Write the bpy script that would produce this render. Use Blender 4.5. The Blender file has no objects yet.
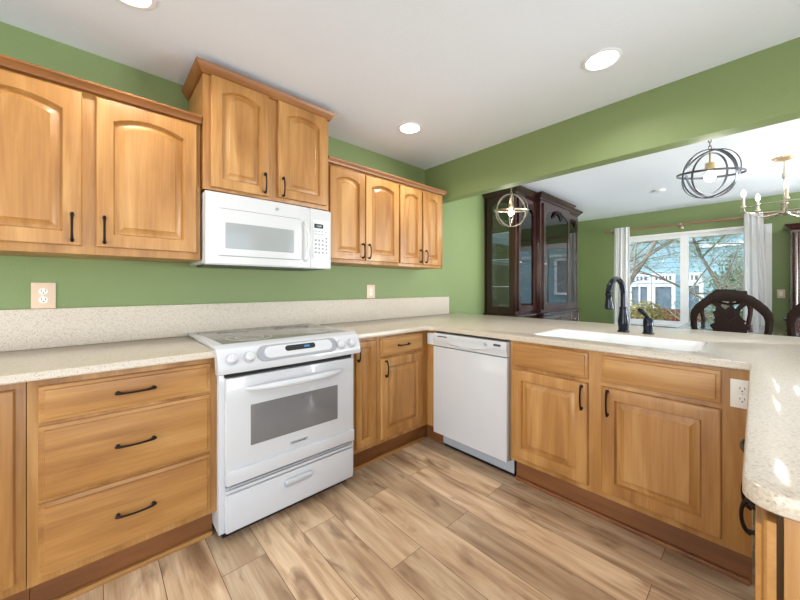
import bpy, bmesh, math, random
from mathutils import Vector, Matrix
PI = math.pi
random.seed(7)
scene = bpy.context.scene
C = scene.collection

# ------------------------------------------------------------------ camera
cam_d = bpy.data.cameras.new('camera'); cam = bpy.data.objects.new('camera', cam_d); C.objects.link(cam)
cam.location = (0, -2.347, 1.207)
cam.rotation_euler = (PI/2, 0, math.radians(47.374-90))
cam_d.sensor_width = 36; cam_d.lens = 331.286/800*36; cam_d.shift_y = -12.884/800
cam_d.clip_start = .02; cam_d.clip_end = 200
scene.camera = cam
# ------------------------------------------------------------------ world, exposure, big lights
w = bpy.data.worlds.new('world'); scene.world = w; w.use_nodes = True
nt = w.node_tree; nt.nodes.clear()
sky = nt.nodes.new('ShaderNodeTexSky'); sky.sky_type = 'NISHITA'; sky.sun_disc = False
sky.sun_elevation = math.radians(38); sky.sun_rotation = math.radians(250)
bg = nt.nodes.new('ShaderNodeBackground'); bg.inputs['Strength'].default_value = .55
wo = nt.nodes.new('ShaderNodeOutputWorld')
nt.links.new(sky.outputs[0], bg.inputs[0]); nt.links.new(bg.outputs[0], wo.inputs[0])
scene.view_settings.view_transform = 'Standard'; scene.view_settings.look = 'None'
scene.view_settings.gamma = 1; scene.view_settings.use_curve_mapping = False
scene.view_settings.exposure = 0.0

def area(name, loc, rot, sx, sy, power, col=(1, 1, 1), shape='RECTANGLE'):
    l = bpy.data.lights.new(name, 'AREA'); l.shape = shape; l.size = sx; l.size_y = sy
    l.energy = power; l.color = col
    o = bpy.data.objects.new(name, l); C.objects.link(o); o.location = loc; o.rotation_euler = rot
    return o
# added fill lights, tilted up, outside invented openings in the front and right walls
area('fill_front', (-3.45, -2.4, .65), (0, -PI/2-1.15, 0), 1.1, 3.6, 125, (.84, .92, 1))
area('fill_right', (.2, -5.95, .65), (PI/2+1.15, 0, 0), 3.6, 1.1, 120, (.84, .92, 1))
area('fill_dining', (4.9, -5.95, .9), (PI/2+.3, 0, 0), 2.4, 1.3, 340, (.93, .965, 1))
sun_d = bpy.data.lights.new('sun', 'SUN'); sun_d.energy = 4.5; sun_d.angle = .02; sun_d.color = (1, .96, .9)
sun = bpy.data.objects.new('sun', sun_d); C.objects.link(sun); sun.rotation_euler = (math.radians(45), 0, math.radians(-150))

# ------------------------------------------------------------------ materials
def srgb(r, g, b):
    f = lambda c: (c/255/12.92) if c/255 <= .04045 else ((c/255+.055)/1.055)**2.4
    return (f(r), f(g), f(b), 1)
def newmat(name):
    m = bpy.data.materials.new(name); m.use_nodes = True
    return m, m.node_tree.nodes, m.node_tree.links, m.node_tree.nodes['Principled BSDF']
def plain(name, col, rough=.5, metal=0, bump=0, bscale=200, spec=.5, vary=.04, coat=0):
    m, n, l, p = newmat(name)
    p.inputs['Roughness'].default_value = rough; p.inputs['Metallic'].default_value = metal
    p.inputs['Specular IOR Level'].default_value = spec; p.inputs['Coat Weight'].default_value = coat
    tc = n.new('ShaderNodeTexCoord'); ns = n.new('ShaderNodeTexNoise'); ns.inputs['Scale'].default_value = 6
    l.new(tc.outputs['Object'], ns.inputs['Vector'])
    mx = n.new('ShaderNodeMix'); mx.data_type = 'RGBA'
    c = srgb(*col)
    mx.inputs[6].default_value = tuple(x*(1-vary) for x in c[:3])+(1,)
    mx.inputs[7].default_value = tuple(min(1, x*(1+vary)) for x in c[:3])+(1,)
    l.new(ns.outputs['Fac'], mx.inputs[0]); l.new(mx.outputs[2], p.inputs['Base Color'])
    if bump:
        nb = n.new('ShaderNodeTexNoise'); nb.inputs['Scale'].default_value = bscale; nb.inputs['Detail'].default_value = 3
        l.new(tc.outputs['Object'], nb.inputs['Vector'])
        b = n.new('ShaderNodeBump'); b.inputs['Strength'].default_value = bump; b.inputs['Distance'].default_value = .004
        l.new(nb.outputs['Fac'], b.inputs['Height']); l.new(b.outputs[0], p.inputs['Normal'])
    return m
def emit(name, col, s):
    m, n, l, p = newmat(name)
    p.inputs['Base Color'].default_value = srgb(*col)
    p.inputs['Emission Color'].default_value = srgb(*col); p.inputs['Emission Strength'].default_value = s
    return m
def wood(name, axis, dark, mid, light, rough=.42, s=1.0, coat=.12):
    """axis = grain direction in object space"""
    m, n, l, p = newmat(name)
    p.inputs['Roughness'].default_value = rough; p.inputs['Coat Weight'].default_value = coat
    p.inputs['Coat Roughness'].default_value = .2
    tc = n.new('ShaderNodeTexCoord'); oi = n.new('ShaderNodeObjectInfo')
    mp = n.new('ShaderNodeMapping'); sc = [6*s]*3; sc[axis] = .9*s; mp.inputs['Scale'].default_value = sc
    l.new(tc.outputs['Object'], mp.inputs['Vector'])
    rr = n.new('ShaderNodeMath'); rr.operation = 'MULTIPLY'; rr.inputs[1].default_value = 37
    l.new(oi.outputs['Random'], rr.inputs[0])
    a = n.new('ShaderNodeTexNoise'); a.noise_dimensions = '4D'; a.inputs['Scale'].default_value = 1.3
    a.inputs['Detail'].default_value = 5; a.inputs['Distortion'].default_value = 1.1
    l.new(mp.outputs[0], a.inputs['Vector']); l.new(rr.outputs[0], a.inputs['W'])
    sc2 = [90*s]*3; sc2[axis] = 3*s
    mp2 = n.new('ShaderNodeMapping'); mp2.inputs['Scale'].default_value = sc2
    l.new(tc.outputs['Object'], mp2.inputs['Vector'])
    b = n.new('ShaderNodeTexNoise'); b.inputs['Scale'].default_value = 1.5; b.inputs['Detail'].default_value = 3
    l.new(mp2.outputs[0], b.inputs['Vector'])
    mm = n.new('ShaderNodeMix'); mm.data_type = 'FLOAT'; mm.inputs[0].default_value = .18
    l.new(a.outputs['Fac'], mm.inputs[2]); l.new(b.outputs['Fac'], mm.inputs[3])
    cr = n.new('ShaderNodeValToRGB'); e = cr.color_ramp.elements
    e[0].position = .30; e[0].color = srgb(*dark); e[1].position = .68; e[1].color = srgb(*light)
    k = cr.color_ramp.elements.new(.5); k.color = srgb(*mid)
    l.new(mm.outputs[0], cr.inputs[0]); l.new(cr.outputs[0], p.inputs['Base Color'])
    return m
HON = ((134, 85, 38), (170, 120, 63), (194, 148, 90))
MAPV = wood('honey maple upright grain', 2, *HON)
MAPH = wood('honey maple sideways grain', 0, *HON)
CROWN = wood('crown molding maple', 0, (118, 72, 32), (142, 90, 42), (160, 108, 55))
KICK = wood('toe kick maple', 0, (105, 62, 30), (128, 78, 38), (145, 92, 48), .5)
CHER = wood('dark cherry', 2, (28, 11, 12), (44, 18, 18), (66, 30, 26), .25, coat=.4)
CHERH = wood('dark cherry sideways', 0, (28, 11, 12), (44, 18, 18), (66, 30, 26), .25, coat=.4)
CHAIRW = wood('near black mahogany', 2, (20, 8, 7), (32, 13, 11), (46, 19, 15), .5, coat=0)
CHAIRW.node_tree.nodes['Principled BSDF'].inputs['Specular IOR Level'].default_value = .25
TABLEW = wood('table mahogany', 0, (40, 20, 16), (60, 30, 22), (78, 42, 30), .12, coat=1)
GREEN = plain('green wall paint', (124, 142, 93), .55, bump=.35, bscale=160, vary=.02)
CEIL = plain('white ceiling paint', (230, 237, 246), .8, bump=.3, bscale=120, vary=.01)
WHITE = plain('white appliance enamel', (200, 201, 205), .18, coat=.4, vary=.01)
WHITEM = plain('white vinyl', (238, 240, 244), .4, vary=.01)
GREY = plain('light grey plastic', (172, 176, 184), .35, vary=.02)
DKGREY = plain('dark grey plastic', (58, 60, 64), .4)
BLACK = plain('black', (14, 14, 15), .4)
BRONZE = plain('dark oil rubbed bronze', (38, 29, 26), .32, .7)
FAUC = plain('black blue faucet metal', (26, 30, 42), .2, .6)
NICKEL = plain('brushed nickel', (190, 180, 168), .25, .9)
BRASS = plain('pale brass', (205, 180, 140), .3, .7)
IRON = plain('grey iron', (88, 90, 98), .35, .8)
LINEN = plain('white curtain cotton', (250, 250, 252), .9, bump=.1, vary=.01)
LINEN.node_tree.nodes['Principled BSDF'].inputs['Subsurface Weight'].default_value = .0
BEIGE = plain('beige cover plate', (222, 196, 172), .4)
IVORY = plain('white receptacle plastic', (236, 234, 228), .35)
SINKM = plain('white sink composite', (240, 240, 240), .15, coat=.5, vary=.01)
RODW = wood('walnut rod', 1, (122, 90, 66), (150, 114, 88), (172, 136, 108), .4)
_n = LINEN.node_tree.nodes; _l = LINEN.node_tree.links; _p = _n['Principled BSDF']; _o = [x for x in _n if x.type == 'OUTPUT_MATERIAL'][0]
_t = _n.new('ShaderNodeBsdfTranslucent'); _t.inputs[0].default_value = (.9, .9, .92, 1); _m = _n.new('ShaderNodeMixShader'); _m.inputs[0].default_value = .5
_l.new(_p.outputs[0], _m.inputs[1]); _l.new(_t.outputs[0], _m.inputs[2]); _l.new(_m.outputs[0], _o.inputs[0])
DISPL = emit('blue display digits', (40, 110, 160), .5)
BULB = emit('lit bulb', (255, 244, 225), 7)
CANL = emit('lit diffuser', (255, 250, 240), 9)

def glass(name, tint=(1, 1, 1), rough=.0, ior=1.5, gl=1.0):
    m, n, l, p = newmat(name); n.remove(p)
    out = [x for x in n if x.type == 'OUTPUT_MATERIAL'][0]
    t = n.new('ShaderNodeBsdfTransparent'); t.inputs[0].default_value = (*tint, 1)
    g = n.new('ShaderNodeBsdfGlossy'); g.inputs['Roughness'].default_value = rough; g.inputs[0].default_value = (gl, gl, gl, 1)
    f = n.new('ShaderNodeFresnel'); f.inputs[0].default_value = ior
    mx = n.new('ShaderNodeMixShader'); l.new(f.outputs[0], mx.inputs[0]); l.new(t.outputs[0], mx.inputs[1]); l.new(g.outputs[0], mx.inputs[2])
    l.new(mx.outputs[0], out.inputs[0]); return m
PANE = glass('window glass', (.97, .99, 1), ior=1.12)
CHPANE = glass('cabinet glass', (.97, .99, 1), ior=1.6)
MIRR = plain('blue grey mirror back', (214, 226, 236), .05, 1, vary=.01)
OVENG = plain('smoky oven glass', (112, 112, 114), .12, coat=.6, vary=.12)
MWG = plain('grey microwave mesh window', (152, 155, 158), .15, coat=.5, vary=.03)
COOKT = plain('grey ceramic cooktop', (122, 120, 114), .10, vary=.05)
ELEM = plain('cooktop element marking', (176, 168, 158), .25)
SHELFM = plain('pale glass shelf', (196, 214, 220), .1, coat=.5)
GLASSW = glass('clear goblet glass', (.75, .85, .95), ior=1.8)

def counter_mat(name, base, sp1, sp2, rough):
    m, n, l, p = newmat(name)
    p.inputs['Roughness'].default_value = rough; p.inputs['Coat Weight'].default_value = .3; p.inputs['Coat Roughness'].default_value = .05
    tc = n.new('ShaderNodeTexCoord')
    a = n.new('ShaderNodeTexNoise'); a.inputs['Scale'].default_value = 240; a.inputs['Detail'].default_value = 4
    b = n.new('ShaderNodeTexVoronoi'); b.inputs['Scale'].default_value = 260
    l.new(tc.outputs['Object'], a.inputs['Vector']); l.new(tc.outputs['Object'], b.inputs['Vector'])
    r1 = n.new('ShaderNodeValToRGB'); e = r1.color_ramp.elements
    e[0].position = .38; e[0].color = srgb(*sp1); e[1].position = .56; e[1].color = srgb(*base)
    l.new(a.outputs['Fac'], r1.inputs[0])
    r2 = n.new('ShaderNodeValToRGB'); e = r2.color_ramp.elements
    e[0].position = .80; e[0].color = (0, 0, 0, 1); e[1].position = .86; e[1].color = (.8, .8, .8, 1)
    l.new(b.outputs['Color'], r2.inputs[0])
    mx = n.new('ShaderNodeMix'); mx.data_type = 'RGBA'; mx.inputs[7].default_value = srgb(*sp2)
    l.new(r2.outputs[0], mx.inputs[0]); l.new(r1.outputs[0], mx.inputs[6]); l.new(mx.outputs[2], p.inputs['Base Color'])
    return m
QUARTZ = counter_mat('speckled beige countertop', (200, 188, 173), (184, 170, 153), (160, 144, 126), .34)
SPLASH = counter_mat('speckled beige backsplash', (208, 197, 184), (190, 177, 162), (170, 154, 136), .45)

SPLASH.node_tree.nodes['Principled BSDF'].inputs['Coat Weight'].default_value = 0
def floor_mat():
    m, n, l, p = newmat('oak look plank floor')
    tc = n.new('ShaderNodeTexCoord'); sep = n.new('ShaderNodeSeparateXYZ'); l.new(tc.outputs['Object'], sep.inputs[0])
    ax = n.new('ShaderNodeMath'); ax.operation = 'ADD'; ax.inputs[1].default_value = 20 + (.182*3-.206) + .0
    l.new(sep.outputs['X'], ax.inputs[0])
    ay = n.new('ShaderNodeMath'); ay.operation = 'ADD'; ay.inputs[1].default_value = 20.35
    l.new(sep.outputs['Y'], ay.inputs[0])
    # choose the row offset so that a seam lies at x = .206
    k = (20*1.0) % .182
    ax.inputs[1].default_value = .182*110 - .206
    cb = n.new('ShaderNodeCombineXYZ'); l.new(ay.outputs[0], cb.inputs[0]); l.new(ax.outputs[0], cb.inputs[1])
    br = n.new('ShaderNodeTexBrick'); br.inputs['Scale'].default_value = 1
    br.inputs['Brick Width'].default_value = 1.22; br.inputs['Row Height'].default_value = .182
    br.inputs['Mortar Size'].default_value = .0014; br.inputs['Mortar Smooth'].default_value = .3
    br.inputs['Color1'].default_value = (0, 0, 0, 1); br.inputs['Color2'].default_value = (1, 1, 1, 1); br.inputs['Mortar'].default_value = (.5, .5, .5, 1)
    br.offset = .37; br.offset_frequency = 2; br.inputs['Bias'].default_value = 0
    l.new(cb.outputs[0], br.inputs['Vector'])
    wv = n.new('ShaderNodeMath'); wv.operation = 'MULTIPLY'; wv.inputs[1].default_value = 60
    l.new(br.outputs['Color'], wv.inputs[0])
    def noise(scale, sx, sy, det, dist):
        mp = n.new('ShaderNodeMapping'); mp.inputs['Scale'].default_value = (sx, sy, 1); l.new(tc.outputs['Object'], mp.inputs['Vector'])
        a = n.new('ShaderNodeTexNoise'); a.noise_dimensions = '4D'; a.inputs['Scale'].default_value = scale
        a.inputs['Detail'].default_value = det; a.inputs['Distortion'].default_value = dist
        l.new(mp.outputs[0], a.inputs['Vector']); l.new(wv.outputs[0], a.inputs['W']); return a
    g = noise(1, 13, 1.5, 7, 1.3); kn = noise(1, 9, 3.2, 3, 1.2); fine = noise(1, 150, 5, 2, 0)
    cr = n.new('ShaderNodeValToRGB'); e = cr.color_ramp.elements
    e[0].position = .28; e[0].color = srgb(148, 115, 85); e[1].position = .66; e[1].color = srgb(224, 196, 162)
    q = cr.color_ramp.elements.new(.46); q.color = srgb(196, 163, 128)
    l.new(g.outputs['Fac'], cr.inputs[0])
    kr = n.new('ShaderNodeValToRGB'); e = kr.color_ramp.elements
    e[0].position = .27; e[0].color = (.85, .85, .85, 1); e[1].position = .44; e[1].color = (0, 0, 0, 1)
    l.new(kn.outputs['Fac'], kr.inputs[0])
    m1 = n.new('ShaderNodeMix'); m1.data_type = 'RGBA'; m1.inputs[7].default_value = srgb(118, 82, 54)
    l.new(kr.outputs[0], m1.inputs[0]); l.new(cr.outputs[0], m1.inputs[6])
    # plank to plank tone
    hs = n.new('ShaderNodeHueSaturation'); mr = n.new('ShaderNodeMapRange'); mr.inputs[3].default_value = .66; mr.inputs[4].default_value = 1.06
    l.new(br.outputs['Color'], mr.inputs[0]); l.new(mr.outputs[0], hs.inputs['Value']); l.new(m1.outputs[2], hs.inputs['Color'])
    fr = n.new('ShaderNodeMapRange'); fr.inputs[1].default_value = .3; fr.inputs[2].default_value = .7; fr.inputs[3].default_value = .86; fr.inputs[4].default_value = 1.06
    l.new(fine.outputs['Fac'], fr.inputs[0])
    h2 = n.new('ShaderNodeHueSaturation'); l.new(fr.outputs[0], h2.inputs['Value']); l.new(hs.outputs[0], h2.inputs['Color'])
    m2 = n.new('ShaderNodeMix'); m2.data_type = 'RGBA'; m2.inputs[7].default_value = srgb(84, 62, 44)
    l.new(br.outputs['Fac'], m2.inputs[0]); l.new(h2.outputs[0], m2.inputs[6]); l.new(m2.outputs[2], p.inputs['Base Color'])
    p.inputs['Roughness'].default_value = .42
    b = n.new('ShaderNodeBump'); b.inputs['Strength'].default_value = .15; b.inputs['Distance'].default_value = .002
    l.new(g.outputs['Fac'], b.inputs['Height']); l.new(b.outputs[0], p.inputs['Normal'])
    return m
FLOOR = floor_mat()
def siding_mat():
    m, n, l, p = newmat('pale blue lap siding')
    tc = n.new('ShaderNodeTexCoord'); sep = n.new('ShaderNodeSeparateXYZ'); l.new(tc.outputs['Object'], sep.inputs[0])
    a = n.new('ShaderNodeMath'); a.operation = 'MODULO'; a.inputs[1].default_value = .15
    ad = n.new('ShaderNodeMath'); ad.operation = 'ADD'; ad.inputs[1].default_value = 5
    l.new(sep.outputs['Z'], ad.inputs[0]); l.new(ad.outputs[0], a.inputs[0])
    r = n.new('ShaderNodeValToRGB'); e = r.color_ramp.elements
    e[0].position = .0; e[0].color = srgb(110, 150, 170); e[1].position = .03; e[1].color = srgb(158, 192, 204)
    l.new(a.outputs[0], r.inputs[0]); l.new(r.outputs[0], p.inputs['Base Color']); p.inputs['Roughness'].default_value = .8
    b = n.new('ShaderNodeBump'); b.inputs['Distance'].default_value = .1; l.new(a.outputs[0], b.inputs['Height']); l.new(b.outputs[0], p.inputs['Normal'])
    return m
SIDING = siding_mat()
BARK = plain('grey green bark', (140, 128, 112), .9, vary=.35, bump=.5, bscale=20)
TWIG = plain('pale lichen twigs', (166, 168, 146), .9, vary=.4)
LEAFG = plain('green leaves', (108, 148, 88), .6, vary=.5)
LEAFY = plain('yellow green leaves', (160, 150, 92), .6, vary=.5)
FENCEM = wood('red brown fence boards', 2, (110, 58, 40), (140, 78, 54), (160, 96, 66), .8, coat=0)
GRASS = plain('lawn', (96, 120, 66), .9, bump=.6, vary=.3)

# ------------------------------------------------------------------ geometry helpers
class MB:
    def __init__(s): s.bm = bmesh.new()
    def box(s, x0, x1, y0, y1, z0, z1, bev=0):
        if x0 > x1: x0, x1 = x1, x0
        if y0 > y1: y0, y1 = y1, y0
        if z0 > z1: z0, z1 = z1, z0
        r = bmesh.ops.create_cube(s.bm, size=1)
        for v in r['verts']:
            v.co = Vector(((x0+x1)/2+v.co.x*(x1-x0), (y0+y1)/2+v.co.y*(y1-y0), (z0+z1)/2+v.co.z*(z1-z0)))
        if bev:
            es = {e for v in r['verts'] for e in v.link_edges}
            bmesh.ops.bevel(s.bm, geom=list(es), offset=bev, segments=2, affect='EDGES', profile=.6)
        return s
    def loft(s, rings, cap0=True, cap1=True, closed=True):
        """rings: lists of points with equal counts"""
        R = [[s.bm.verts.new(p) for p in r] for r in rings]
        n = len(R[0])
        for a, b in zip(R[:-1], R[1:]):
            for i in range(n if closed else n-1):
                j = (i+1) % n
                try: s.bm.faces.new((a[i], a[j], b[j], b[i]))
                except ValueError: pass
        if cap0: s.bm.faces.new(R[0][::-1])
        if cap1: s.bm.faces.new(R[-1])
        return s
    def tube(s, pts, r, seg=8, closed=False, cap=True):
        pts = [Vector(p) for p in pts]; n = len(pts)
        rs = r if isinstance(r, (list, tuple)) else [r]*n
        rings = []; prev = None
        for i, p in enumerate(pts):
            if closed: t = pts[(i+1) % n]-pts[i-1]
            else: t = pts[min(i+1, n-1)]-pts[max(i-1, 0)]
            t.normalize()
            if prev is None:
                u = t.orthogonal().normalized()
            else:
                u = prev-t*prev.dot(t)
                if u.length < 1e-6: u = t.orthogonal()
                u.normalize()
            prev = u; v = t.cross(u)
            rings.append([p+(u*math.cos(2*PI*k/seg)+v*math.sin(2*PI*k/seg))*rs[i] for k in range(seg)])
        if closed: rings.append(rings[0])
        if closed:
            R = [[s.bm.verts.new(p) for p in r_] for r_ in rings[:-1]]
            m = len(R)
            for i in range(m):
                a, b = R[i], R[(i+1) % m]
                # best alignment of the last ring with the first
                off = 0
                if i == m-1: off = min(range(seg), key=lambda o: (a[0].co-b[o].co).length)
                for k in range(seg):
                    s.bm.faces.new((a[k], a[(k+1) % seg], b[(k+1+off) % seg], b[(k+off) % seg]))
        else: s.loft(rings, cap, cap)
        return s
    def lathe(s, prof, c=(0, 0, 0), axis='z', seg=20, cap=True):
        """prof: (radius, height)"""
        c = Vector(c); rings = []
        for r, h in prof:
            ring = []
            for k in range(seg):
                a = 2*PI*k/seg; x, y = r*math.cos(a), r*math.sin(a)
                p = {'z': (x, y, h), 'y': (x, h, y), 'x': (h, x, y)}[axis]
                ring.append(c+Vector(p))
            rings.append(ring)
        return s.loft(rings, cap, cap)
    def xf(s, M):
        bmesh.ops.transform(s.bm, matrix=M, verts=s.bm.verts); return s
    def build(s, name, mat, parent=None, loc=None, smooth=True):
        bmesh.ops.recalc_face_normals(s.bm, faces=s.bm.faces)
        me = bpy.data.meshes.new(name); s.bm.to_mesh(me); s.bm.free()
        if smooth:
            for p in me.polygons: p.use_smooth = True
            me.set_sharp_from_angle(angle=math.radians(32))
        me.materials.append(mat)
        o = bpy.data.objects.new(name, me); C.objects.link(o)
        if parent: o.parent = parent
        if loc: o.location = loc
        return o
def tag(o, label=None, cat=None, group=None, kind=None):
    if label: o['label'] = label
    if cat: o['category'] = cat
    if group: o['group'] = group
    if kind: o['kind'] = kind
    return o
def thing(name, label, cat, loc=(0, 0, 0), rz=0, group=None):
    o = bpy.data.objects.new(name, None); C.objects.link(o); o.location = loc; o.rotation_euler = (0, 0, rz)
    o.empty_display_size = .1
    return tag(o, label, cat, group)
def struct(name, mb, mat, parent=None):
    o = mb.build(name, mat, parent, smooth=False)
    if not parent: o['kind'] = 'structure'
    return o
def copy_tree(o, parent=None):
    c = o.copy(); C.objects.link(c); c.parent = parent
    for ch in [x for x in o.children]: copy_tree(ch, c)
    return c

# ------------------------------------------------------------------ room shell
H = 2.42
struct('floor', MB().box(-3.2, 6.75, -5.7, .15, -.1, 0), FLOOR)
struct('ceiling', MB().box(-3.2, 6.75, -5.7, .15, H, H+.1), CEIL)
struct('wall_left', MB().box(-3.2, 6.75, 0, .15, 0, H), GREEN)
b = MB(); b.box(-3.2, -3.0, -5.7, -4.3, 0, H).box(-3.2, -3.0, -.6, 0, 0, H).box(-3.2, -3.0, -4.3, -.6, 2.25, H).box(-3.2, -3.0, -4.3, -.6, 0, .35)
struct('wall_front', b, GREEN)
b = MB(); b.box(-3.0, -1.7, -5.7, -5.5, 0, H).box(2.1, 3.6, -5.7, -5.5, 0, H).box(6.2, 6.6, -5.7, -5.5, 0, H)
for x0, x1 in ((-1.7, 2.1), (3.6, 6.2)): b.box(x0, x1, -5.7, -5.5, 2.3, H).box(x0, x1, -5.7, -5.5, 0, .35)
struct('wall_right', b, GREEN)
WY0, WY1, WZ0, WZ1 = -2.40, -.80, .62, 2.02
b = MB(); b.box(6.6, 6.75, -5.5, WY0, 0, H).box(6.6, 6.75, WY1, 0, 0, H).box(6.6, 6.75, WY0, WY1, WZ1, H).box(6.6, 6.75, WY0, WY1, 0, WZ0)
struct('wall_back', b, GREEN)
struct('wall_header', MB().box(2.512, 2.62, -5.5, 0, 2.06, H), GREEN)
struct('wall_peninsula', MB().box(2.50, 2.61, -3.05, 0, 0, .872), GREEN)
struct('baseboard_back', MB().box(6.585, 6.6, -5.5, 0, 0, .09), WHITEM)
# window: white vinyl slider with casing
wn = struct('window_1', MB().box(6.62, 6.68, WY0, WY0+.05, WZ0, WZ1).box(6.62, 6.68, WY1-.05, WY1, WZ0, WZ1)
            .box(6.62, 6.68, WY0+.05, WY1-.05, WZ1-.06, WZ1).box(6.62, 6.68, WY0+.05, WY1-.05, WZ0, WZ0+.055)
            .box(6.615, 6.68, -1.61, -1.517, WZ0+.055, WZ1-.06), WHITEM)
struct('window_casing', MB().box(6.582, 6.6, WY0-.055, WY0+.004, WZ0-.06, WZ1+.03).box(6.582, 6.6, WY1-.004, WY1+.055, WZ0-.06, WZ1+.03)
       .box(6.582, 6.6, WY0+.004, WY1-.004, WZ1-.004, WZ1+.03).box(6.56, 6.62, WY0+.004, WY1-.004, WZ0-.03, WZ0+.004), WHITEM, wn)
for y0, y1 in ((WY0+.05, -1.61), (-1.517, WY1-.05)):
    struct('window_pane', MB().box(6.648, 6.654, y0, y1, WZ0+.055, WZ1-.06), PANE, wn)

# ------------------------------------------------------------------ door / drawer fronts (local frame: x right, -y outwards, z up)
def rect_ring(x0, x1, z0, z1, y, rise=0, n=12):
    """bottom-left, bottom-right, then the top edge from right to left with an arch of height rise"""
    pts = [(x0, y, z0), (x1, y, z0)]
    w_ = x1-x0; L = w_*.0
    for i in range(n+1):
        t = i/n; x = x1-w_*t
        pts.append((x, y, z1-rise+rise*(1-(2*t-1)**2) if rise else z1))
    return pts
def panel_door(par, x0, x1, z0, z1, yb=0, arch=0, stile=.058, handle=None, mat=MAPV, hl=.11):
    T = .021
    f = MB()
    fr = .055
    R = [rect_ring(x0, x1, z0, z1, yb), rect_ring(x0, x1, z0, z1, yb-T+.006),
         rect_ring(x0+.004, x1-.004, z0+.004, z1-.004, yb-T+.001), rect_ring(x0+.008, x1-.008, z0+.008, z1-.008, yb-T),
         rect_ring(x0+stile, x1-stile, z0+stile, z1-stile, yb-T, arch),
         rect_ring(x0+stile+.003, x1-stile-.003, z0+stile+.003, z1-stile-.003, yb-T+.007, arch),
         rect_ring(x0+stile+.007, x1-stile-.007, z0+stile+.007, z1-stile-.007, yb-T+.016, arch)]
    f.loft(R, True, True)
    d = f.build('door', mat, par)
    a = stile+.0068; p = MB(); yy = yb-T+.0155
    P = [rect_ring(x0+a, x1-a, z0+a, z1-a, yy-.0005, arch), rect_ring(x0+a+.004, x1-a-.004, z0+a+.004, z1-a-.004, yy-.001, arch), rect_ring(x0+a+.009, x1-a-.009, z0+a+.009, z1-a-.009, yy-.003, arch*.96),
         rect_ring(x0+a+.030, x1-a-.030, z0+a+.030, z1-a-.030, yy-.0125, arch*.85), rect_ring(x0+a+.032, x1-a-.032, z0+a+.032, z1-a-.032, yy-.0150, arch*.85)]
    p.loft(P, False, True).build('panel', mat, d)
    if handle: pull(d, handle[0], yb-T, handle[1], True, hl)
    return d
def slab(par, x0, x1, z0, z1, yb=0, handle=False, name='drawer', hl=.125):
    T = .021; f = MB()
    f.loft([rect_ring(x0, x1, z0, z1, yb), rect_ring(x0, x1, z0, z1, yb-.009), rect_ring(x0+.003, x1-.003, z0+.003, z1-.003, yb-.012),
            rect_ring(x0+.014, x1-.014, z0+.014, z1-.014, yb-.0145), rect_ring(x0+.0165, x1-.0165, z0+.0165, z1-.0165, yb-.0205),
            rect_ring(x0+.0195, x1-.0195, z0+.0195, z1-.0195, yb-T)], True, True)
    d = f.build(name, MAPH, par)
    if handle: pull(d, (x0+x1)/2, yb-T, (z0+z1)/2, False, hl)
    return d
def pull(par, x, y, z, vert, L=.12):
    m = MB(); n = 14; pts = []; rs = []
    for i in range(n+1):
        t = -1+2*i/n
        pts.append((t*L/2, -.010-.018*math.sqrt(max(0, 1-t*t*.96)) if abs(t) < 1 else -.011, 0))
        rs.append(.0042+.002*abs(t)**3)
    m.tube(pts, rs, 8)
    for s in (-1, 1):
        m.lathe([(.0075, 0), (.0075, -.004), (.0055, -.006), (.0055, -.014)], (s*(L/2-.006), 0, 0), 'y', 10)
    if vert: m.xf(Matrix.Rotation(PI/2, 4, 'Y'))
    m.xf(Matrix.Translation((x, y+.0003, z)))
    return m.build('handle', BRONZE, par)
def carcass(par, W, z0, z1, D, openings, kick=None, fr_bot=None):
    """box body behind a face frame; openings are closed by doors, so the frame is stiles and rails around them"""
    MB().box(0, W, .019, D, z0, z1).build('body', MAPV, par)
    f = MB(); f.box(0, W, 0, .0185, z0, z1, .001)
    f.build('face_frame', MAPV, par)
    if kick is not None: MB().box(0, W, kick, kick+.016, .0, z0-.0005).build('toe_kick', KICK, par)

def crown(levels, x0, x1, yf, L=True, R=True, yb=-.002):
    rings = []
    for o, z in levels:
        l = o if L else 0; r = o if R else 0
        rings.append([(x0-l, yb, z), (x0-l, yf-o, z), (x1+r, yf-o, z), (x1+r, yb, z)])
    return MB().loft(rings)

# ---- base cabinets on the range wall (face frame front at y = -.61)
YF = -.61
def base(x, W, label, D=.60): return thing('base_cabinet', label, 'cabinet', (x, YF, 0))
BT = .881
t = base(-.80, .622, 'maple base cabinet cut off by the left edge of the photo, beside the three-drawer one')
carcass(t, .622, .15, BT, .60, None, .085)
panel_door(t, .03, .598, .185, .855, handle=(.06, .62))
t = base(-.176, .598, 'maple base cabinet with three wide drawers left of the white range')
carcass(t, .598, .15, BT, .60, None, .085)
for z0, z1 in ((.724, .855), (.449, .711), (.178, .435)): slab(t, .028, .570, z0, z1, handle=True)
t = base(1.186, .199, 'narrow full-height-door maple base cabinet just right of the white range')
carcass(t, .199, .15, BT, .60, None, .085)
panel_door(t, .022, .180, .18, .858, stile=.04, handle=(.034, .79), hl=.105)
t = base(1.387, .496, 'maple corner base cabinet with a small drawer over one door')
carcass(t, .496, .15, BT, .60, None, .085)
slab(t, .024, .430, .737, .864, handle=True, hl=.11)
panel_door(t, .024, .430, .18, .722, handle=(.062, .655), hl=.11)
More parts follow.
